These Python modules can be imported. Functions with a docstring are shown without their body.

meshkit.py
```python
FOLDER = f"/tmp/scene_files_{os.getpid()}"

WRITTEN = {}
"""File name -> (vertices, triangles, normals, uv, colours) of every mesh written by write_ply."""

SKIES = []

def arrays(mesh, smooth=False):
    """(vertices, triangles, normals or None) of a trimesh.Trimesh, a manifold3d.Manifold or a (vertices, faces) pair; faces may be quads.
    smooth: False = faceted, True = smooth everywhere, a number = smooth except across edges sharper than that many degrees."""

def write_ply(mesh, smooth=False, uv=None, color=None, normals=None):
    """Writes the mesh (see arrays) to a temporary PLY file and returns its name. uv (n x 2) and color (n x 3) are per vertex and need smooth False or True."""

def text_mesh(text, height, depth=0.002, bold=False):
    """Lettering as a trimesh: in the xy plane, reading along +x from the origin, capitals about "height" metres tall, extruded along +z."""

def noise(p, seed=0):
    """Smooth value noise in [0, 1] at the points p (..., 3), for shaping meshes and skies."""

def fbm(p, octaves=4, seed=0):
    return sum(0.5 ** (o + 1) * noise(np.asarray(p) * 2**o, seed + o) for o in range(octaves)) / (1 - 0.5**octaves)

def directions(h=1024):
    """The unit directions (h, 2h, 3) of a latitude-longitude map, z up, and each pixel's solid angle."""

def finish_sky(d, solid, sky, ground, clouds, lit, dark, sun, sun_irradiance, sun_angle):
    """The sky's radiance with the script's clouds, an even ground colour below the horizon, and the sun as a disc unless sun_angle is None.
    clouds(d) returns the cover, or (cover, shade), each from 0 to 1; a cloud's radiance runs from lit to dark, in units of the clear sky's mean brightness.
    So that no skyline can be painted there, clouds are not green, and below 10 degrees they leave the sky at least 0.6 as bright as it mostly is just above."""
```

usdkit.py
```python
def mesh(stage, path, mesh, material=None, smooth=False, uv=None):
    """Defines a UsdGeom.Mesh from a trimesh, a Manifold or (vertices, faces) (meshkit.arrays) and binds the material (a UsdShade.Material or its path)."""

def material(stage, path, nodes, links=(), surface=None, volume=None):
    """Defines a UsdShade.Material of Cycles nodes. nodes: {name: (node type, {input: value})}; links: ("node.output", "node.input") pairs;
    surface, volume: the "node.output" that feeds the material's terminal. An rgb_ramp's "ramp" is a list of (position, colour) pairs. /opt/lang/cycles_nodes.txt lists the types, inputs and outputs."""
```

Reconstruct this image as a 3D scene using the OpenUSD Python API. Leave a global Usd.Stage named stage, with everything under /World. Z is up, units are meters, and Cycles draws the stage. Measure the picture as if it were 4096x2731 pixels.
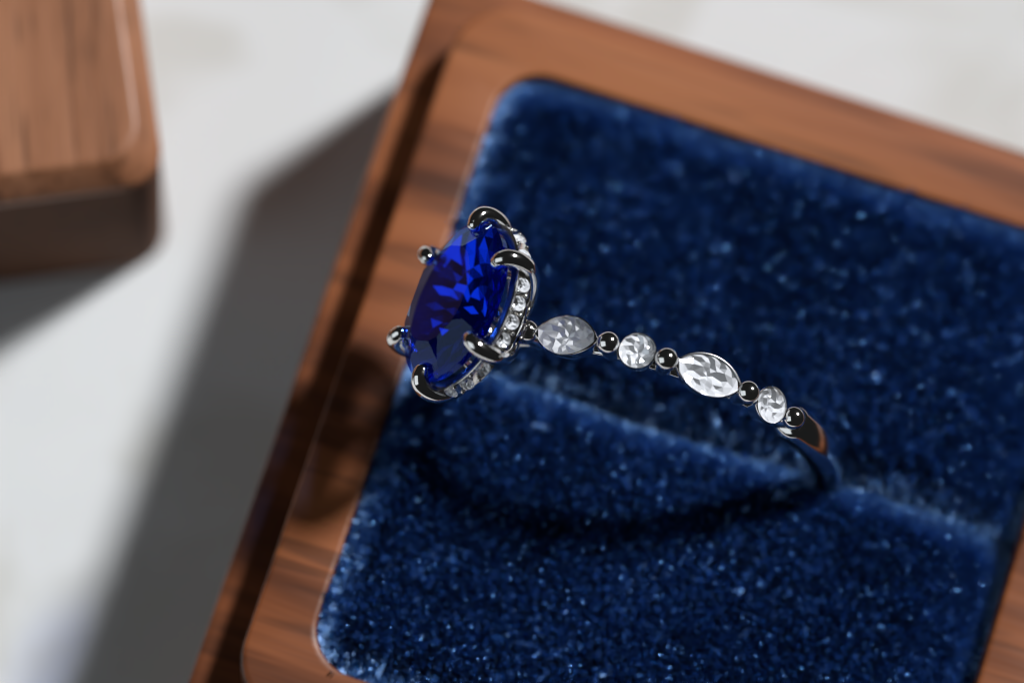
import math, numpy as np, trimesh, usdkit, meshkit
from pxr import Usd, UsdGeom, UsdLux, UsdShade, Gf, Sdf, Vt
from scipy.spatial import HalfspaceIntersection, ConvexHull
from shapely.geometry import Polygon, box as sbox

stage = Usd.Stage.CreateInMemory()
UsdGeom.SetStageUpAxis(stage, UsdGeom.Tokens.z)
UsdGeom.SetStageMetersPerUnit(stage, 1.0)
UsdGeom.Xform.Define(stage, '/World'); UsdGeom.Scope.Define(stage, '/World/Looks')
MM = 0.001
# everything is worked out in millimetres in the frame of the box: x along the slot of the cushion, z up,
# zero at the centre of the raised lip's top; the table lies BOX_H below
BOX_H = 15.0

# ------------------------------------------------------------------ camera
TILT, ROLL, DIST, AX, AY, PAN, FPX = 0.300, 0.327, 254.28, -10.942, 2.338, -0.054, 20793.5
fwd = np.array([math.sin(PAN), math.sin(TILT) * math.cos(PAN), -math.cos(TILT) * math.cos(PAN)])
eye = np.array([AX, AY, 0]) - fwd * DIST
r_ = np.cross(fwd, [0, 1, 0]); r_ /= np.linalg.norm(r_); u_ = np.cross(r_, fwd)
right = math.cos(ROLL) * r_ + math.sin(ROLL) * u_; up = -math.sin(ROLL) * r_ + math.cos(ROLL) * u_
cam = UsdGeom.Camera.Define(stage, '/World/camera')
e = (eye + [0, 0, BOX_H]) * MM
cam.AddTransformOp().Set(Gf.Matrix4d(*right, 0, *up, 0, *(-fwd), 0, *e, 1))
FOCAL = 36.0 * FPX / 4096
cam.CreateHorizontalApertureAttr(36.0); cam.CreateVerticalApertureAttr(36.0 * 682 / 1024)
cam.CreateFocalLengthAttr(FOCAL)
cam.CreateClippingRangeAttr(Gf.Vec2f(0.01, 50))
APERTURE_MM = 12.5
cam.CreateFStopAttr(FOCAL / APERTURE_MM); cam.CreateFocusDistanceAttr((DIST - 8.6) * MM)
cam.CreateExposureAttr(0.0)

# ------------------------------------------------------------------ light: one hard lamp from the upper right, a dim room, a pale window low on the left
SUN = np.array([0.60, 0.80, 1.0]); SUN /= np.linalg.norm(SUN)
def aim(xf, d):                      # turn an xformable so that its +z axis points along d
    z = np.array(d, float) / np.linalg.norm(d); x = np.cross([0, 1, 0], z); x /= np.linalg.norm(x); y = np.cross(z, x)
    return Gf.Matrix4d(*x, 0, *y, 0, *z, 0, 0, 0, 0, 1)
key = UsdLux.DistantLight.Define(stage, '/World/key_lamp')
key.CreateIntensityAttr(1.05); key.CreateAngleAttr(8.0); key.CreateColorAttr(Gf.Vec3f(0.985, 0.99, 1.0)); key.CreateNormalizeAttr(True)
key.AddTransformOp().Set(aim(key, SUN))
dome = UsdLux.DomeLight.Define(stage, '/World/room_light')
dm = usdkit.material(stage, '/World/Looks/room_air', {'b': ('background_shader', {'color': (0.95, 0.98, 1.0), 'strength': 0.013})}, surface='b.background')
UsdShade.MaterialBindingAPI.Apply(dome.GetPrim()).Bind(dm)
def rect(name, pos, size, look, strength, color):
    l = UsdLux.RectLight.Define(stage, '/World/' + name)
    l.CreateWidthAttr(size[0] * MM); l.CreateHeightAttr(size[1] * MM); l.CreateIntensityAttr(strength); l.CreateColorAttr(Gf.Vec3f(*color))
    d = np.array(pos, float) - look
    m = aim(l, d); m.SetTranslateOnly(Gf.Vec3d(*[float(v) * MM for v in (np.array(pos, float) + [0, 0, BOX_H])]))
    l.AddTransformOp().Set(m)
rect('window_light', (-430, -330, 320), (560, 480), (-10, 0, 0), 0.92, (0.86, 0.94, 1.0))

# ------------------------------------------------------------------ helpers
L = '/World/Looks/'
used = {}
def numbered(parent, name):
    k = used.get((parent, name), 0); used[(parent, name)] = k + 1
    return f'{parent}/{name}' + (f'_{k:03d}' if k else '')
def put(mesh, smooth, mat, name, parent='/World', **tags):
    """One Mesh prim from geometry in millimetres."""
    v, f = (mesh.vertices, mesh.faces) if hasattr(mesh, 'vertices') else mesh
    v = (np.asarray(v, float) + [0, 0, BOX_H]) * MM
    path = numbered(parent, name)
    m = usdkit.mesh(stage, path, (v, np.asarray(f)), L + mat, smooth=smooth)
    for k, t in tags.items(): m.GetPrim().SetCustomDataByKey(k, t)
    return path
def thing(name, **tags):
    path = numbered('/World', name); x = UsdGeom.Xform.Define(stage, path)
    for k, t in tags.items(): x.GetPrim().SetCustomDataByKey(k, t)
    return path
def join(ms): return trimesh.util.concatenate(ms)
def spline(P, n):
    """Catmull-Rom through the rows of P (any width), n points."""
    P = np.asarray(P, float); Q = np.vstack([2 * P[0] - P[1], P, 2 * P[-1] - P[-2]]); out = []
    for s in np.linspace(0, len(P) - 1 - 1e-9, n):
        i = int(s); t = s - i; a, b, c, d = Q[i:i + 4]
        out.append(.5 * (2 * b + (c - a) * t + (2 * a - 5 * b + 4 * c - d) * t * t + (3 * b - a - 3 * c + d) * t ** 3))
    return np.array(out)
def grid_faces(n, m, close_u=False, close_v=True):
    f = []
    for i in range(n if close_u else n - 1):
        for j in range(m if close_v else m - 1):
            a, b = i * m + j, i * m + (j + 1) % m; c, d = ((i + 1) % n) * m + (j + 1) % m, ((i + 1) % n) * m + j
            f += [(a, b, c), (a, c, d)]
    return f
def tube(path, radii, seg=24, cap=6, flat=None):
    """Round tube with hemispherical ends along path (n x 3)."""
    path = np.asarray(path, float); radii = np.asarray(radii, float)
    T = np.gradient(path, axis=0); T /= np.linalg.norm(T, axis=1, keepdims=True)
    ref = np.array([0.31, 0.87, 0.4]); N = np.cross(T[0], ref); N /= np.linalg.norm(N); rings = []
    a = np.linspace(0, 2 * np.pi, seg, endpoint=False)
    def ring(c, n, b, r): return c + r * (np.cos(a)[:, None] * n + np.sin(a)[:, None] * b)
    frames = []
    for t in T:
        N = N - t * (N @ t); N /= np.linalg.norm(N); frames.append((N.copy(), np.cross(t, N)))
    for k in range(cap):
        q = (k + .15) / cap * np.pi / 2
        rings.append(ring(path[0] - T[0] * radii[0] * np.cos(q), *frames[0], radii[0] * np.sin(q)))
    for c, fr, r in zip(path, frames, radii): rings.append(ring(c, *fr, r))
    for k in reversed(range(cap)):
        q = (k + .15) / cap * np.pi / 2
        rings.append(ring(path[-1] + T[-1] * radii[-1] * np.cos(q), *frames[-1], radii[-1] * np.sin(q)))
    v = np.vstack(rings); n = len(rings); f = grid_faces(n, seg)
    v = np.vstack([v, rings[0].mean(0), rings[-1].mean(0)])
    for j in range(seg):
        f.append((len(v) - 2, (j + 1) % seg, j)); f.append((len(v) - 1, (n - 1) * seg + j, (n - 1) * seg + (j + 1) % seg))
    m = trimesh.Trimesh(v, f, process=False); m.fix_normals(); return m
def rrect(x0, y0, x1, y1, r, n=8):
    P = []
    for cx, cy, a0 in ((x1 - r, y1 - r, 0), (x0 + r, y1 - r, 90), (x0 + r, y0 + r, 180), (x1 - r, y0 + r, 270)):
        for k in range(n + 1):
            a = math.radians(a0 + 90 * k / n); P.append((cx + r * math.cos(a), cy + r * math.sin(a)))
    return np.array(P)
def stack_loops(loops, close_ends=(True, True)):
    """Skin through loops of equal length (each n x 3); ends filled with a fan."""
    n, m = len(loops), len(loops[0]); v = np.vstack(loops); f = grid_faces(n, m)
    for e, (do, base) in enumerate(zip(close_ends, (0, (n - 1) * m))):
        if do:
            v = np.vstack([v, v[base:base + m].mean(0)]); c = len(v) - 1
            f += [(c, base + (j + 1) % m, base + j) if e == 0 else (c, base + j, base + (j + 1) % m) for j in range(m)]
    return trimesh.Trimesh(v, f, process=False)
def at(loop, z): return np.column_stack([loop, np.full(len(loop), z)])

# ------------------------------------------------------------------ materials
def wood(name, grain_axis, tones, scale=1.0, fleck=0.5, rot=(0, 0, 0), rough=0.42):
    st = [70.0, 70.0, 70.0]; st[grain_axis] = 9.0
    fine = [900.0, 900.0, 900.0]; fine[grain_axis] = 75.0
    wide = [260.0, 260.0, 260.0]; wide[grain_axis] = 26.0
    usdkit.material(stage, L + name, {
        'tc': ('texture_coordinate', {}),
        'ro': ('mapping', {'rotation': rot}),
        'm1': ('mapping', {'scale': [s * scale for s in st]}), 'n1': ('noise_texture', {'scale': 1.0, 'detail': 3.0, 'roughness': .55, 'distortion': 1.2}),
        'm2': ('mapping', {'scale': [s * scale for s in wide]}), 'n2': ('noise_texture', {'scale': 1.0, 'detail': 4.0, 'roughness': .6, 'distortion': .4}),
        'm3': ('mapping', {'scale': [s * scale for s in fine]}), 'n3': ('noise_texture', {'scale': 1.0, 'detail': 2.0, 'roughness': .5}),
        'a': ('math', {'math_type': 'multiply_add', 'value2': .6, 'value3': 0.0}), 'b': ('math', {'math_type': 'multiply_add', 'value2': .4}),
        'r1': ('rgb_ramp', {'ramp': tones}),
        'r3': ('rgb_ramp', {'ramp': [(.0, (0, 0, 0)), (.3, (.0, .0, .0)), (.44, (1, 1, 1)), (1, (1, 1, 1))]}),
        'fl': ('mix', {'mix_type': 'multiply', 'fac': fleck}),
        'bp': ('bump', {'strength': .35, 'distance': .00012, 'use_object_space': False}),
        'p': ('principled_bsdf', {'roughness': rough, 'specular_ior_level': .45}),
    }, [('tc.object', 'ro.vector'), ('ro.vector', 'm1.vector'), ('ro.vector', 'm2.vector'), ('ro.vector', 'm3.vector'),
        ('m1.vector', 'n1.vector'), ('m2.vector', 'n2.vector'), ('m3.vector', 'n3.vector'),
        ('n1.fac', 'a.value1'), ('n2.fac', 'b.value1'), ('a.value', 'b.value3'), ('b.value', 'r1.fac'), ('n3.fac', 'r3.fac'),
        ('r1.color', 'fl.color1'), ('r3.color', 'fl.color2'), ('fl.color', 'p.base_color'), ('n3.fac', 'bp.height'), ('bp.normal', 'p.normal')], surface='p.BSDF')
WALNUT = [(0, (.034, .010, .004)), (.40, (.080, .022, .007)), (.47, (.170, .049, .015)), (.535, (.285, .089, .029)), (.64, (.35, .120, .042)), (1, (.385, .150, .058))]
wood('walnut_box', 0, WALNUT, fleck=.4)
wood('walnut_lip', 0, WALNUT, scale=1.15, fleck=.45)
wood('walnut_shaded', 0, [(0, (.04, .015, .006)), (.5, (.12, .046, .018)), (1, (.17, .07, .03))], scale=1.2, fleck=.4, rough=.85)  # lid walnut again, shade of its front face put into darker tones
wood('walnut_lid', 1, [(0, (.06, .024, .012)), (.40, (.17, .068, .032)), (.49, (.28, .115, .055)), (.60, (.345, .15, .076)), (1, (.38, .18, .095))], scale=2.6, fleck=.5, rot=(0, 0, math.radians(-22)))
usdkit.material(stage, L + 'white_table', {
    'tc': ('texture_coordinate', {}), 'n': ('noise_texture', {'scale': 45.0, 'detail': 4.0, 'roughness': .55}),
    'n2': ('noise_texture', {'scale': 75.0, 'detail': 3.0, 'roughness': .5, 'distortion': .6}),
    'r': ('rgb_ramp', {'ramp': [(0, (.60, .61, .615)), (.45, (.69, .705, .71)), (1, (.73, .74, .745))]}),
    'r2': ('rgb_ramp', {'ramp': [(0, (.84, .82, .78)), (.40, (.88, .865, .83)), (.52, (1, 1, 1)), (1, (1, 1, 1))]}),
    'x': ('mix', {'mix_type': 'multiply', 'fac': 1.0}),
    'p': ('principled_bsdf', {'roughness': .85, 'specular_ior_level': .2})},
    [('tc.object', 'n.vector'), ('tc.object', 'n2.vector'), ('n.fac', 'r.fac'), ('n2.fac', 'r2.fac'), ('r.color', 'x.color1'), ('r2.color', 'x.color2'), ('x.color', 'p.base_color')], surface='p.BSDF')
usdkit.material(stage, L + 'polished_white_gold', {'p': ('principled_bsdf', {'metallic': 1.0, 'base_color': (.80, .785, .765), 'roughness': .1})}, surface='p.BSDF')
usdkit.material(stage, L + 'pave_metal', {'p': ('principled_bsdf', {'metallic': 1.0, 'base_color': (.82, .80, .77), 'roughness': .2})}, surface='p.BSDF')
usdkit.material(stage, L + 'sapphire_crown', {
    't': ('transparent_bsdf', {'color': (.34, .52, .98)}), 'g': ('glossy_bsdf', {'color': (.50, .70, 1.0), 'roughness': .03}), 'f': ('fresnel', {'IOR': 1.44}), 'ge': ('geometry', {}), 'k': ('mix_float', {'b': 0.0}), 'm': ('mix_closure', {})},
    [('ge.backfacing', 'k.fac'), ('f.fac', 'k.a'), ('k.result', 'm.fac'), ('t.BSDF', 'm.closure1'), ('g.BSDF', 'm.closure2')], surface='m.closure')
usdkit.material(stage, L + 'sapphire_pavilion', {
    'g': ('glossy_bsdf', {'color': (.03, .15, .95), 'roughness': .16}), 'd': ('diffuse_bsdf', {'color': (.003, .014, .20)}), 'm': ('mix_closure', {'fac': .25})},
    [('g.BSDF', 'm.closure1'), ('d.BSDF', 'm.closure2')], surface='m.closure')
# a diamond: clear hard-surfaced crown over a silvery fan of pavilion facets
usdkit.material(stage, L + 'diamond_crown', {
    't': ('transparent_bsdf', {'color': (.97, .98, 1.0)}), 'g': ('glossy_bsdf', {'color': (1, 1, 1), 'roughness': .06}), 'f': ('fresnel', {'IOR': 1.7}), 'ge': ('geometry', {}), 'k': ('mix_float', {'b': 0.0}), 'm': ('mix_closure', {})},
    [('ge.backfacing', 'k.fac'), ('f.fac', 'k.a'), ('k.result', 'm.fac'), ('t.BSDF', 'm.closure1'), ('g.BSDF', 'm.closure2')], surface='m.closure')
usdkit.material(stage, L + 'diamond_pavilion', {
    'g': ('glossy_bsdf', {'color': (.97, .98, 1.0), 'roughness': .14}), 't': ('toon_bsdf', {'component': 'glossy', 'color': (.97, .98, 1.0), 'size': .42, 'smooth': .25}),
    'd': ('diffuse_bsdf', {'color': (.95, .97, .99)}), 'a': ('mix_closure', {'fac': .6}), 'm': ('mix_closure', {'fac': .20})},
    [('g.BSDF', 'a.closure1'), ('t.BSDF', 'a.closure2'), ('a.closure', 'm.closure1'), ('d.BSDF', 'm.closure2')], surface='m.closure')
usdkit.material(stage, L + 'navy_backing', {'p': ('principled_bsdf', {'base_color': (.003, .010, .035), 'roughness': .9, 'specular_ior_level': .1})}, surface='p.BSDF')
usdkit.material(stage, L + 'velvet_fibre', {
    'h': ('principled_hair_bsdf', {'model': 'Chiang', 'parametrization': 'Direct coloring', 'color': (.0003, .012, .040), 'roughness': .28, 'radial_roughness': .45, 'ior': 1.6, 'random_roughness': .3}),
    'g': ('glossy_bsdf', {'color': (.34, .56, .94), 'roughness': .34}), 'm': ('mix_closure', {'fac': .52})},
    [('h.BSDF', 'm.closure1'), ('g.BSDF', 'm.closure2')], surface='m.closure')

usdkit.material(stage, L + 'shiny_fibre', {'g': ('glossy_bsdf', {'color': (.16, .38, .80), 'roughness': .2})}, surface='g.BSDF')

# ------------------------------------------------------------------ setting
T = 150.0
put(([(-T, -T, -BOX_H), (50, -T, -BOX_H), (50, 80, -BOX_H), (-T, 80, -BOX_H)], [(0, 1, 2), (0, 2, 3)]), False, 'white_table', 'table', kind='structure',
    label='plain white table top lit by hard light under the walnut box', category='table')

# ------------------------------------------------------------------ ring box
WX, WY = 15.5, 16.04            # half size of the velvet opening
LX, LY = 18.55, 19.05           # half size of the raised lip
OX, OY = 20.70, 20.93           # half size of the box
STEP = 2.5
boxp = thing('ring_box', label='open walnut ring box lined with navy velvet, holding the sapphire ring', category='ring box')
def frame(outer, inner, z0, z1, zi, ch_o, ch_i):
    """Square ring of wood: outer wall from z0 to z1, inner wall down to zi, eased edges."""
    o, i = outer, inner
    def sh(loop, d):
        p = Polygon(loop).buffer(-d) if d else Polygon(loop)
        c = np.array(p.exterior.coords)[:-1]
        return loop + (np.sign(loop) * -d)
    loops = [at(o, z0), at(o, z1 - ch_o), at(sh(o, ch_o * .3), z1 - ch_o * .3), at(sh(o, ch_o), z1), at(sh(i, -ch_i), z1), at(sh(i, -ch_i * .3), z1 - ch_i * .3), at(i, z1 - ch_i), at(i, zi)]
    return stack_loops(loops, (False, False))
o_loop = rrect(-OX, -OY, OX, OY, 1.0); l_loop = rrect(-LX, -LY, LX, LY, 3.0); w_loop = rrect(-WX, -WY, WX, WY, 2.4)
body = frame(o_loop, rrect(-LX - .02, -LY - .02, LX + .02, LY + .02, 3.0), -BOX_H + .02, -STEP, -STEP - 3, .35, .05)
bottom = stack_loops([at(o_loop * .995, -BOX_H + .02), at(o_loop * .995, -BOX_H + 2)], (True, True))
put(join([body, bottom]), 40, 'walnut_box', 'body', boxp)
put(frame(l_loop, w_loop, -STEP - 2.8, 0, -9, .3, .3), 40, 'walnut_lip', 'lip', boxp)

# the ring stands in the slot between two cushion pads
RC = np.array([-3.465, 0.847, -0.217])
PAD_Z = -0.62; TUFT = .13
rng = np.random.default_rng(7)
def slot_y(x): return RC[1] + 0.02 * (x - RC[0]) * 0 - 0.05
def pad_height(x, y, which):
    """Top of the backing cloth: flat, rolled down at the wood and into the slot."""
    def roll(d, r):                       # d = distance inwards from an edge
        t = np.clip(1 - d / r, 0, 1); return -r * (1 - np.sqrt(np.clip(1 - t * t, 0, 1)))
    z = PAD_Z + 0 * x
    z = z + roll(WX - .05 - np.abs(x), .6) + (roll(WY - .05 - y, .6) if which > 0 else roll(y + WY - .05, .6))
    gap = 0.28 + 0.5 * np.exp(-((x - RC[0]) / 7.0) ** 2) + .35 * np.exp(-((np.abs(x - RC[0]) - 9.2) / 1.2) ** 2)
    d = (y - slot_y(x) - gap * .8) if which > 0 else (slot_y(x) - gap * 1.05 - y)
    z = z + roll(d, 1.5 if which > 0 else 1.2) - 2.4 * np.clip(-d / 0.4, 0, 1)
    p = np.stack([x * .22, y * .22, 0 * x + 3], -1)
    z = z + .5 * (meshkit.fbm(p, 3, 5) - .5)
    t = np.clip((x - 10.5) / 4.5, 0, 1); z = z - 1.3 * t * t * (3 - 2 * t)
    z = z - (.2 if which > 0 else 0.0) * np.exp(-((y - slot_y(x)) / 3.5) ** 2)
    return z
def pad(which):
    nx, ny = 110, 70
    xs = np.linspace(-WX + .03, WX - .03, nx)
    ys = np.linspace(0, 1, ny)
    X, Yt = np.meshgrid(xs, ys, indexing='ij')
    Y = (slot_y(X) + .08 + Yt * (WY - .03 - slot_y(X) - .08)) if which > 0 else (-WY + .03 + Yt * (slot_y(X) - .08 + WY - .03))
    # clip the corners to the opening's rounded corner
    cx, cy = WX - 2.4, WY - 2.4
    dx, dy = np.maximum(np.abs(X) - cx, 0), np.maximum(np.abs(Y) - cy, 0); rr = np.hypot(dx, dy); k = np.where((dx > 0) & (dy > 0) & (rr > 2.36), 2.36 / np.maximum(rr, 1e-6), 1)
    X2 = np.where(k < 1, np.sign(X) * (cx + dx * k), X); Y2 = np.where(k < 1, np.sign(Y) * (cy + dy * k), Y)
    Z = pad_height(X2, Y2, which)
    Z = np.where(k < 1, Z.min(), Z)
    v = np.stack([X2, Y2, Z], -1).reshape(-1, 3)
    path = put((v, grid_faces(nx, ny, False, False)), True, 'navy_backing', 'cushion_pad', boxp)
    # pile: single fibres standing on the cloth
    N = 320000
    x = rng.uniform(-WX + .05, WX - .05, N); y = rng.uniform(slot_y(0) if which > 0 else -WY + .05, WY - .05 if which > 0 else slot_y(0), N)
    dx, dy = np.maximum(np.abs(x) - cx, 0), np.maximum(np.abs(y) - cy, 0); ok = np.hypot(dx, dy) < 2.34
    x, y = x[ok], y[ok]; z = pad_height(x, y, which); h = .02
    n = np.stack([-(pad_height(x + h, y, which) - pad_height(x - h, y, which)) / (2 * h), -(pad_height(x, y + h, which) - pad_height(x, y - h, which)) / (2 * h), np.ones_like(x)], -1)
    dx, dy = dx[ok], dy[ok]; edge = np.hypot(dx, dy)
    for axis, s, d in ((0, np.sign(x), dx), (1, np.sign(y), dy)): n[:, axis] += np.where((dx > 0) & (dy > 0), s * d / 2.4 * np.clip(edge - 1.2, 0, 1.2), 0)
    n /= np.linalg.norm(n, axis=1, keepdims=True)
    # the nap stands in small tufts that each lean their own way
    base = np.stack([x, y, z], -1)
    cell = np.floor(np.stack([x, y], -1) / .20 + .9 * np.stack([meshkit.noise(np.stack([x * 2.1, y * 2.1, 0 * x], -1), 31), meshkit.noise(np.stack([x * 2.1, y * 2.1, 0 * x], -1), 32)], -1) * 2).astype(np.int64)
    key = (cell[:, 0] * 1009 + cell[:, 1]) % 200003
    tuft = np.random.default_rng(5).normal(0, 1, (200003, 3))[key]
    pick = np.random.default_rng(6).random(200003)[key][:, None]
    tuft = tuft * np.where(pick < .07, .60, np.where(pick < .2, .3, TUFT)); tuft[:, 2] *= 1.0
    calm = (.42 + 1.15 * np.clip(meshkit.fbm(np.stack([x * .16, y * .16, 0 * x + 8], -1), 2, 40) - .2, 0, 1)) * (1 - .35 * np.clip((x + 1) / 12, 0, 1) * np.clip((9 - np.abs(y + 1)) / 8, 0, 1))
    tuft = tuft * calm[:, None]
    wild = np.where(rng.random((len(x), 1)) < .03, 4.0, 1.0)
    def fan(d, r): t = np.clip(1 - d / r, 0, 1); return t * t * (3 - 2 * t)
    out = np.zeros_like(n)
    out[:, 0] = np.sign(x) * fan(WX - np.abs(x), 1.9)
    out[:, 1] = (fan(WY - y, 1.9) - .5 * fan(y - slot_y(x) - .3, 1.6)) if which > 0 else (.8 * fan(slot_y(x) - .45 - y, 1.3) - fan(y + WY, 1.9))
    out[:, :2] += np.where(((dx > 0) & (dy > 0))[:, None], np.stack([np.sign(x) * dx, np.sign(y) * dy], -1) / 2.4 * np.clip((edge - .4) / 1.9, 0, 1)[:, None] * 1.0, 0)
    n2 = n + 6.0 * out; n2 /= np.linalg.norm(n2, axis=1, keepdims=True); n = n2
    tip_dir = n + tuft + wild * rng.normal(0, .07, (len(x), 3)); tip_dir /= np.linalg.norm(tip_dir, axis=1, keepdims=True)
    length = (rng.uniform(.65, .95, len(x)) + .2 * tuft[:, 2])[:, None]
    bend = rng.normal(0, .08, (len(x), 3))
    P = np.stack([base - .05 * n, base + .5 * length * (.6 * n + .4 * tip_dir) + bend * length * .4, base + length * tip_dir], 1)
    c = UsdGeom.BasisCurves.Define(stage, numbered(path, 'velvet_pile'))
    c.CreateTypeAttr('linear')
    c.CreatePointsAttr(Vt.Vec3fArray.FromNumpy(((P.reshape(-1, 3) + [0, 0, BOX_H]) * MM).astype(np.float32)))
    c.CreateCurveVertexCountsAttr(Vt.IntArray.FromNumpy(np.full(len(x), 3, np.int32)))
    w = np.tile(np.array([.05, .048, .034]), (len(x), 1)) * rng.uniform(.7, 1.3, (len(x), 1))
    c.CreateWidthsAttr(Vt.FloatArray.FromNumpy((w.ravel() * MM).astype(np.float32))); c.SetWidthsInterpolation('vertex')
    c.GetPrim().SetCustomDataByKey('kind', 'stuff')
    UsdShade.MaterialBindingAPI.Apply(c.GetPrim()).Bind(UsdShade.Material.Get(stage, L + 'velvet_fibre'))
    # a few shiny stray fibres that lie across the tips and catch the lamp
    q = rng.choice(len(x), 4200, replace=False); d = rng.normal(0, 1, (len(q), 3)); d[:, 2] *= .35; d /= np.linalg.norm(d, axis=1, keepdims=True)
    o = P[q, 2] - n[q] * .10; S = np.stack([o - .10 * d, o + .02 * n[q], o + .10 * d], 1)
    c = UsdGeom.BasisCurves.Define(stage, numbered(path, 'stray_fibre')); c.CreateTypeAttr('linear')
    c.CreatePointsAttr(Vt.Vec3fArray.FromNumpy(((S.reshape(-1, 3) + [0, 0, BOX_H]) * MM).astype(np.float32)))
    c.CreateCurveVertexCountsAttr(Vt.IntArray.FromNumpy(np.full(len(q), 3, np.int32)))
    c.CreateWidthsAttr(Vt.FloatArray.FromNumpy(np.full(3 * len(q), .05 * MM, np.float32))); c.SetWidthsInterpolation('vertex')
    c.GetPrim().SetCustomDataByKey('kind', 'stuff')
    UsdShade.MaterialBindingAPI.Apply(c.GetPrim()).Bind(UsdShade.Material.Get(stage, L + 'shiny_fibre'))
pad(1); pad(-1)

# ------------------------------------------------------------------ box lid, upper left
LID_H = 14.0
def lid():
    w, d = 43.0, 43.0
    a = math.radians(26.5); c, s = math.cos(a), math.sin(a)
    o = rrect(-w, 0, 0, d, 2.1)                    # front right corner at the origin
    ctr = np.array([-w / 2, d / 2])
    def ins(k): return ctr + (o - ctr) * (1 - k / (w / 2))
    z0 = -BOX_H + .02; z1 = z0 + LID_H
    path = thing('box_lid', label='separate walnut lid with rounded edges lying on the white table beside the box', category='box lid')
    for name, mat, loops, ends in (
            ('lid_top', 'walnut_lid', [at(ins(0), z1 - 1.7), at(ins(.02), z1 - 1.4), at(ins(.12), z1 - 1.1), at(ins(1.0), z1 - .12), at(ins(1.3), z1)], (False, True)),
            ('lid_side', 'walnut_shaded', [at(ins(.05), z0), at(ins(.05), z1 - 1.7), at(ins(.3), z1 - 1.7)], (True, False))):
        m = stack_loops(loops, ends); v = np.array(m.vertices)
        v[:, :2] = v[:, :2] @ np.array([[c, s], [-s, c]]) + [-29.9, 5.4]
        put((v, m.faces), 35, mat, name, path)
lid()

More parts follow.
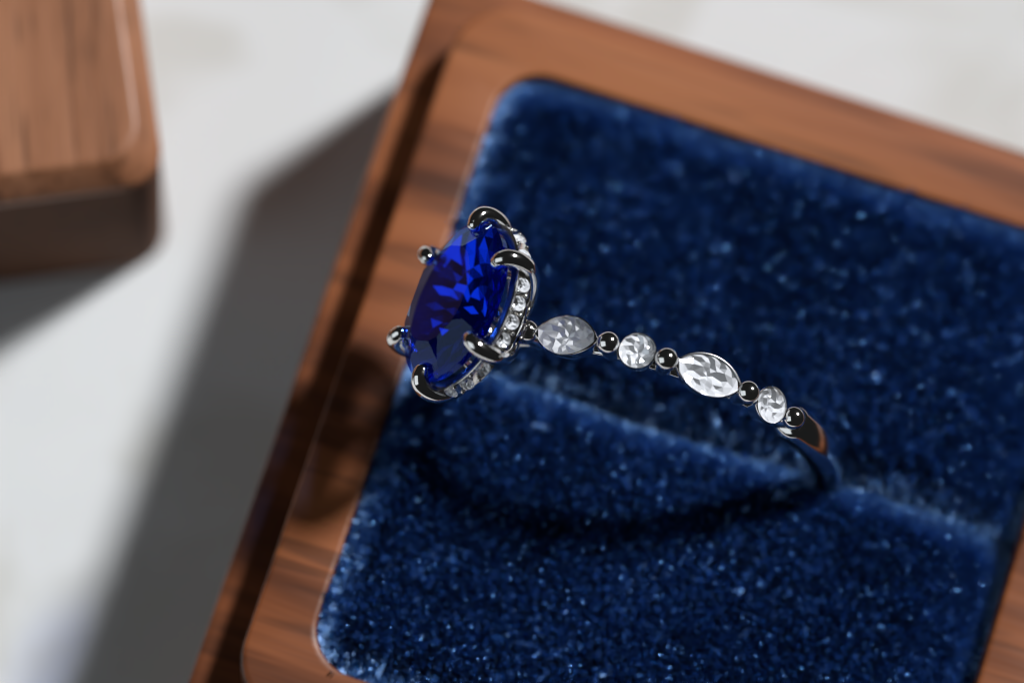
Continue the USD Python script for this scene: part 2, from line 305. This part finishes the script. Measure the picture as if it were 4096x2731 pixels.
# ------------------------------------------------------------------ gems
def support(outline, ang):
    return np.max(outline @ np.array([math.cos(ang), math.sin(ang)]))
def brilliant(outline, mains, hc, hp, gird, tf, star=1.02, up=.10, low=.14, uppers=None):
    """Faceted stone as the intersection of facet planes. outline: n x 2 girdle curve; mains: normal angles of the main facets."""
    H = []
    def plane(ang, r0, z0, r1, z1, top):
        n = np.array([(z1 - z0), 0.0, (r0 - r1)]); n = n if top else -n
        n /= np.linalg.norm(n)
        d = n[0] * r0 + n[2] * z0
        if n[0] < 0: n, d = -n, -d
        H.append([n[0] * math.cos(ang), n[0] * math.sin(ang), n[2], -d])
    mains = sorted(mains); g = gird / 2
    mids = [(a + ((b - a) % (2 * math.pi)) / 2) for a, b in zip(mains, mains[1:] + [mains[0]])]
    H.append([0, 0, 1, -(g + hc)]); H.append([0, 0, -1, -(g + hp * .985)])
    for a in mains:
        h = support(outline, a)
        plane(a, h, g, h * tf, g + hc, True); plane(a, h, -g, 0.0, -g - hp, False)
    for a in mids:
        h = support(outline, a)
        plane(a, h * tf * star + hc * .55 * 2.2, g + hc * .45, h * tf * star, g + hc, True)
    for k, a in enumerate(mains):
        b = mains[(k + 1) % len(mains)]; gap = (b - a) % (2 * math.pi)
        for q in (.27, .73):
            ang = a + gap * q; h = support(outline, ang)
            plane(ang, h, g, h * (tf + up), g + hc, True); plane(ang, h, -g, h * low, -g - hp, False)
    for p, q in zip(outline, np.roll(outline, -1, 0)):
        t = q - p; n = np.array([t[1], -t[0]]); n /= np.linalg.norm(n); H.append([n[0], n[1], 0, -(n @ p)])
    pts = HalfspaceIntersection(np.array(H), np.array([0, 0, 0.0])).intersections
    pts = np.unique(np.round(pts, 6), axis=0)
    hull = ConvexHull(pts); m = trimesh.Trimesh(pts, hull.simplices, process=True); m.fix_normals(); return m
def pavilion(outline, depth, zg, seed, petals=8, tiers=None, rnd=.15):
    """Fan of small flat facets below the girdle, meeting in points, as they show through the crown."""
    g = np.random.default_rng(seed); ang = np.arctan2(outline[:, 1], outline[:, 0]); rad = np.hypot(outline[:, 0], outline[:, 1]); o = np.argsort(ang)
    def P(a, f, z): r = np.interp(a, np.concatenate([ang[o] - 2 * np.pi, ang[o], ang[o] + 2 * np.pi]), np.tile(rad[o], 3)) * f; return [r * math.cos(a), r * math.sin(a), z]
    tiers = tiers or [(0.2, petals, .5, .22), (.42, petals, 0, .30), (.62, 2 * petals, .25, .24), (.82, 2 * petals, .75, .18), (.985, 2 * petals, .75, .03)]
    v = [[0, 0, zg - depth]]; rows = []
    for f, k, off, jit in tiers:
        row = []
        for i in range(k):
            alt = (1 if i % 2 else -1) * jit * (.85 - rnd) + np.clip(g.normal(0, jit * rnd), -jit, jit)
            w = (2 * np.pi * (i + off) / k + np.pi) % (2 * np.pi) - np.pi
            row.append(len(v)); v.append(P(w, f, zg - depth * (1 - f) + depth * alt if f < .95 else zg - .01))
        rows.append(row)
    q = len(rows[0]); F = [(0, rows[0][i], rows[0][(i + 1) % q]) for i in range(q)]
    pts = np.array(v)
    for A, B in zip(rows, rows[1:]):
        th = lambda i: math.atan2(pts[i][1], pts[i][0])
        i = j = 0; A2 = sorted(A, key=th); B2 = sorted(B, key=th); na, nb = len(A2), len(B2)
        ta = [th(k) for k in A2] + [th(A2[0]) + 2 * np.pi]; tb = [th(k) for k in B2] + [th(B2[0]) + 2 * np.pi]
        while i < na or j < nb:
            if j < nb and (i >= na or tb[j + 1] <= ta[i + 1]): F.append((A2[i % na], B2[j % nb], B2[(j + 1) % nb])); j += 1
            else: F.append((A2[i % na], B2[j % nb], A2[(i + 1) % na])); i += 1
    m = trimesh.Trimesh(pts, F, process=False)
    n = m.face_normals; F = np.array(F); F[n[:, 2] < 0] = F[n[:, 2] < 0][:, ::-1]
    return trimesh.Trimesh(pts, F, process=False)
def crown_only(m, zlow):
    keep = m.triangles_center[:, 2] > zlow; c = trimesh.Trimesh(m.vertices, m.faces[keep], process=False); c.remove_unreferenced_vertices(); return c
def oval(a, b, n=64):
    t = np.linspace(0, 2 * np.pi, n, endpoint=False); return np.column_stack([a * np.cos(t), b * np.sin(t)])
def marquise(l, w, n=24):
    """Pointed oval, length l along x, width w."""
    R = (l * l / 4 + w * w / 4) / w; a = math.asin(l / 2 / R); t = np.linspace(-a, a, n)
    top = np.column_stack([R * np.sin(t), R * np.cos(t) - (R - w / 2)])[::-1]
    return np.vstack([top, -top])[[i for i in range(2 * n) if i not in (n, 2 * n - 1)]] * 1.0

# ------------------------------------------------------------------ ring
ring = thing('ring', label='white gold ring with large oval sapphire and diamond band, standing in the velvet slot', category='ring')
RB = 9.83
def radial(phi, r, y=0.0): return RC + np.array([r * math.cos(phi), y, r * math.sin(phi)])
def local(phi, r0):
    """4 x 4 matrix: local x along the band (towards smaller phi), y across the band, z outwards."""
    z = np.array([math.cos(phi), 0, math.sin(phi)]); x = np.array([math.sin(phi), 0, -math.cos(phi)]); y = np.cross(z, x)
    M = np.eye(4); M[:3, 0], M[:3, 1], M[:3, 2], M[:3, 3] = x, y, z, radial(phi, r0); return M
D = math.radians
PHG = 140.76
beads_phi = [131.67, 105.55, 88.67, 63.82, 46.73]
stones = [(118.6, 'm'), (97.1, 'r'), (76.2, 'm'), (55.3, 'r')]
beads_phi += [2 * PHG - p for p in beads_phi]
stones += [(2 * PHG - p, k) for p, k in stones]
PHI_PLAIN = 46.73
# band: closed sweep; narrow under the stones, a full rounded shank below
nphi = 360; prof = 20; rows = []
for k in range(nphi):
    ph = 2 * math.pi * k / nphi; off = abs((math.degrees(ph) - PHG + 180) % 360 - 180)
    t = np.clip((off - (PHG - PHI_PLAIN) + 1.5) / 5, 0, 1); t = t * t * (3 - 2 * t)
    rt = 8.95 + t * 1.02; hw = .36 + t * .50; ri = 8.55
    if off > 120: hw += 0
    q = np.linspace(0, 2 * math.pi, prof, endpoint=False)
    e = .62
    yy = hw * np.sign(np.cos(q)) * np.abs(np.cos(q)) ** e
    rr = (rt + ri) / 2 + np.where(np.sin(q) > 0, np.abs(np.sin(q)) ** .85, -np.abs(np.sin(q)) ** .5) * (rt - ri) / 2
    rows.append(np.stack([RC[0] + rr * math.cos(ph), RC[1] + yy, RC[2] + rr * math.sin(ph)], -1))
band = trimesh.Trimesh(np.vstack(rows), grid_faces(nphi, prof, True, True), process=False); band.fix_normals()
put(band, True, 'polished_white_gold', 'band', ring)
ROUND = 1.76; ML, MW = 3.40, 2.0
rd = brilliant(oval(ROUND / 2, ROUND / 2, 48), [D(45 * k) for k in range(8)], .30, .74, .05, .56)
mq_out = marquise(ML, MW)
mq = brilliant(mq_out, [D(a) for a in (22, 62, 90, 118, 158, 202, 242, 270, 298, 338)], .30, .72, .05, .55)
def cup(outline, h):
    n = outline
    def sc(k, d=0.0): return n * k
    return stack_loops([at(sc(.98), .02), at(sc(1.025), .01), at(sc(1.05), -.08), at(sc(1.02), -.28), at(sc(.82), -h), at(sc(.5), -h), at(sc(.72), -.55), at(sc(.96), -.12), at(sc(.98), .02)], (False, False))
rd_cup = cup(oval(ROUND / 2, ROUND / 2, 40), 1.0); mq_cup = cup(np.vstack([marquise(ML, MW, 30)]), 1.0)
for ph, kind in stones:
    M = local(D(ph), RB - .02)
    s = crown_only(rd if kind == 'r' else mq, -.04); s.apply_transform(M)
    part = put(s, False, 'diamond_crown', 'round_diamond' if kind == 'r' else 'marquise_diamond', ring)
    v = pavilion(oval(ROUND / 2, ROUND / 2, 48) if kind == 'r' else mq_out, .29, -.05, int(ph * 10), 8 if ph < 110 else 9)
    v.apply_transform(M)
    put(v, False, 'diamond_pavilion', 'pavilion', part)
    c = (rd_cup if kind == 'r' else mq_cup).copy(); c.apply_transform(M)
    put(c, 50, 'polished_white_gold', 'diamond_cup', ring)
for ph in beads_phi:
    b = trimesh.creation.icosphere(4, .57); b.apply_translation([0, 0, 0])
    post = tube([[0, 0, -.95], [0, 0, -.55], [0, 0, -.1]], [.5, .5, .52], 28, 3)
    m = join([b, post]); m.apply_transform(local(D(ph), RB)); put(m, True, 'polished_white_gold', 'bead', ring)

# head: gem frame (t along the band, y across, n outwards), lightly turned as in the photograph
PH, R0, TW, LEAN = D(140.76), 13.51, -.0909, -.0427
n0 = np.array([math.cos(PH), 0, math.sin(PH)]); t0 = np.array([math.sin(PH), 0, -math.cos(PH)]); y0 = np.array([0, 1.0, 0])
n2 = n0 * math.cos(LEAN) + y0 * math.sin(LEAN); y2 = y0 * math.cos(LEAN) - n0 * math.sin(LEAN)
Tt = math.cos(TW) * t0 + math.sin(TW) * y2; Yt = -math.sin(TW) * t0 + math.cos(TW) * y2
C0 = RC + R0 * n0
def G(a, b, n): return C0 + a * Tt + b * Yt + n * n2
MG = np.eye(4); MG[:3, 0], MG[:3, 1], MG[:3, 2] = Tt, Yt, n2
GA, GB, GZ = 3.22, 4.06, -.42
MG[:3, 3] = G(0, 0, GZ)
GEM_MAINS = [D(a) for a in (0, 38, 90, 142, 180, 218, 270, 322)]
gem0 = brilliant(oval(GA, GB, 72), GEM_MAINS, .92, 2.45, .30, .60, up=.12, low=.16)
gem = crown_only(gem0, -.13); gem.apply_transform(MG)
sap = put(gem, False, 'sapphire_crown', 'sapphire', ring, label='deep blue oval faceted sapphire')
gv = pavilion(oval(GA, GB, 72), 1.75, -.13, 24, 12, [(.10, 12, .5, .04), (.22, 12, 0, .06), (.34, 24, .25, .07), (.46, 24, .75, .07), (.59, 36, .25, .07), (.73, 36, .75, .07), (.87, 36, .25, .06), (.999, 36, .5, .01)], rnd=.55)
gv.apply_transform(MG); put(gv, False, 'sapphire_pavilion', 'pavilion', sap)
A_, B_, BS_ = 2.997, 4.037, 2.088
tips = [(0, B_), (A_, BS_), (A_, -BS_), (0, -B_), (-A_, -BS_), (-A_, BS_)]
for a, b in tips:
    q = [(.30, -3.7, .32), (.62, -3.1, .34), (.93, -2.2, .37), (1.09, -1.40, .40), (1.12, -.70, .42), (1.08, -.16, .42), (1.0, .06, .40), (.93, .08, .36)]
    P = spline([[*G(a * s, b * s, n), r] for s, n, r in q], 40)
    put(tube(P[:, :3], P[:, 3], 28, 7), True, 'polished_white_gold', 'prong', ring)
# collar of small diamonds under the girdle
CA, CB, CZ = 3.42, 4.2, -1.36
th = np.linspace(0, 2 * np.pi, 120, endpoint=False); rows = []
for t in th:
    d = np.array([math.cos(t) / CA, math.sin(t) / CB]); d /= np.linalg.norm(d)
    rows.append([G(CA * math.cos(t) + d[0] * o, CB * math.sin(t) + d[1] * o, CZ + z) for o, z in ((-.34, .42), (.02, .46), (.13, .40), (.10, .33), (.04, .2), (.0, -.2), (.06, -.36), (.05, -.44), (-.10, -.48), (-.4, -.44))])
col = trimesh.Trimesh(np.array(rows).reshape(-1, 3), grid_faces(120, 10, True, True), process=False); col.fix_normals()
collar = put(col, 40, 'pave_metal', 'collar', ring)
ps = brilliant(oval(.37, .37, 24), [D(45 * k) for k in range(8)], .14, .30, .03, .55)
bd = trimesh.creation.icosphere(2, .105)
ang = [math.atan2(b / CB, a / CA) for a, b in tips]
for i in range(6):
    a0, a1 = ang[i], ang[(i + 1) % 6]; da = (a1 - a0 + math.pi) % (2 * math.pi) - math.pi
    k = 4 if i in (1, 4) else 3
    for j in range(k):
        f = (j + .5) / k; f = .5 + (f - .5) * .86; t = a0 + da * f
        d = np.array([math.cos(t) / CA, math.sin(t) / CB]); d /= np.linalg.norm(d)
        z = d[0] * Tt + d[1] * Yt; z = z * .96 + n2 * .28; z /= np.linalg.norm(z); x = np.cross(Yt * d[0] - Tt * d[1], z); x /= np.linalg.norm(x); y = np.cross(z, x)
        M = np.eye(4); M[:3, 0], M[:3, 1], M[:3, 2] = x, y, z; M[:3, 3] = G(CA * math.cos(t) + d[0] * .13, CB * math.sin(t) + d[1] * .13, CZ)
        s = crown_only(ps, -.03); s.apply_transform(M); put(s, False, 'diamond_crown', 'pave_diamond', collar)
        v = pavilion(oval(.37, .37, 24), .12, -.01, i * 10 + j, 6); v.apply_transform(M); put(v, False, 'diamond_pavilion', 'pave_pavilion', collar)
        t2 = a0 + da * (.5 + ((j + 1) / k - .5) * .86)
        if j < k - 1:
            d = np.array([math.cos(t2) / CA, math.sin(t2) / CB]); d /= np.linalg.norm(d)
            for zz in (-.27, .27):
                s = bd.copy(); s.apply_translation(G(CA * math.cos(t2) + d[0] * .15, CB * math.sin(t2) + d[1] * .15, CZ + zz)); put(s, True, 'polished_white_gold', 'collar_bead', collar)
# lower gallery wire that ties the prongs to the band
lw = [G(.64 * 3.0 * math.cos(t), .60 * 4.0 * math.sin(t), -2.85) for t in np.linspace(0, 2 * np.pi, 60)]
put(tube(lw, np.full(60, .27), 16, 3), True, 'polished_white_gold', 'gallery_wire', ring)
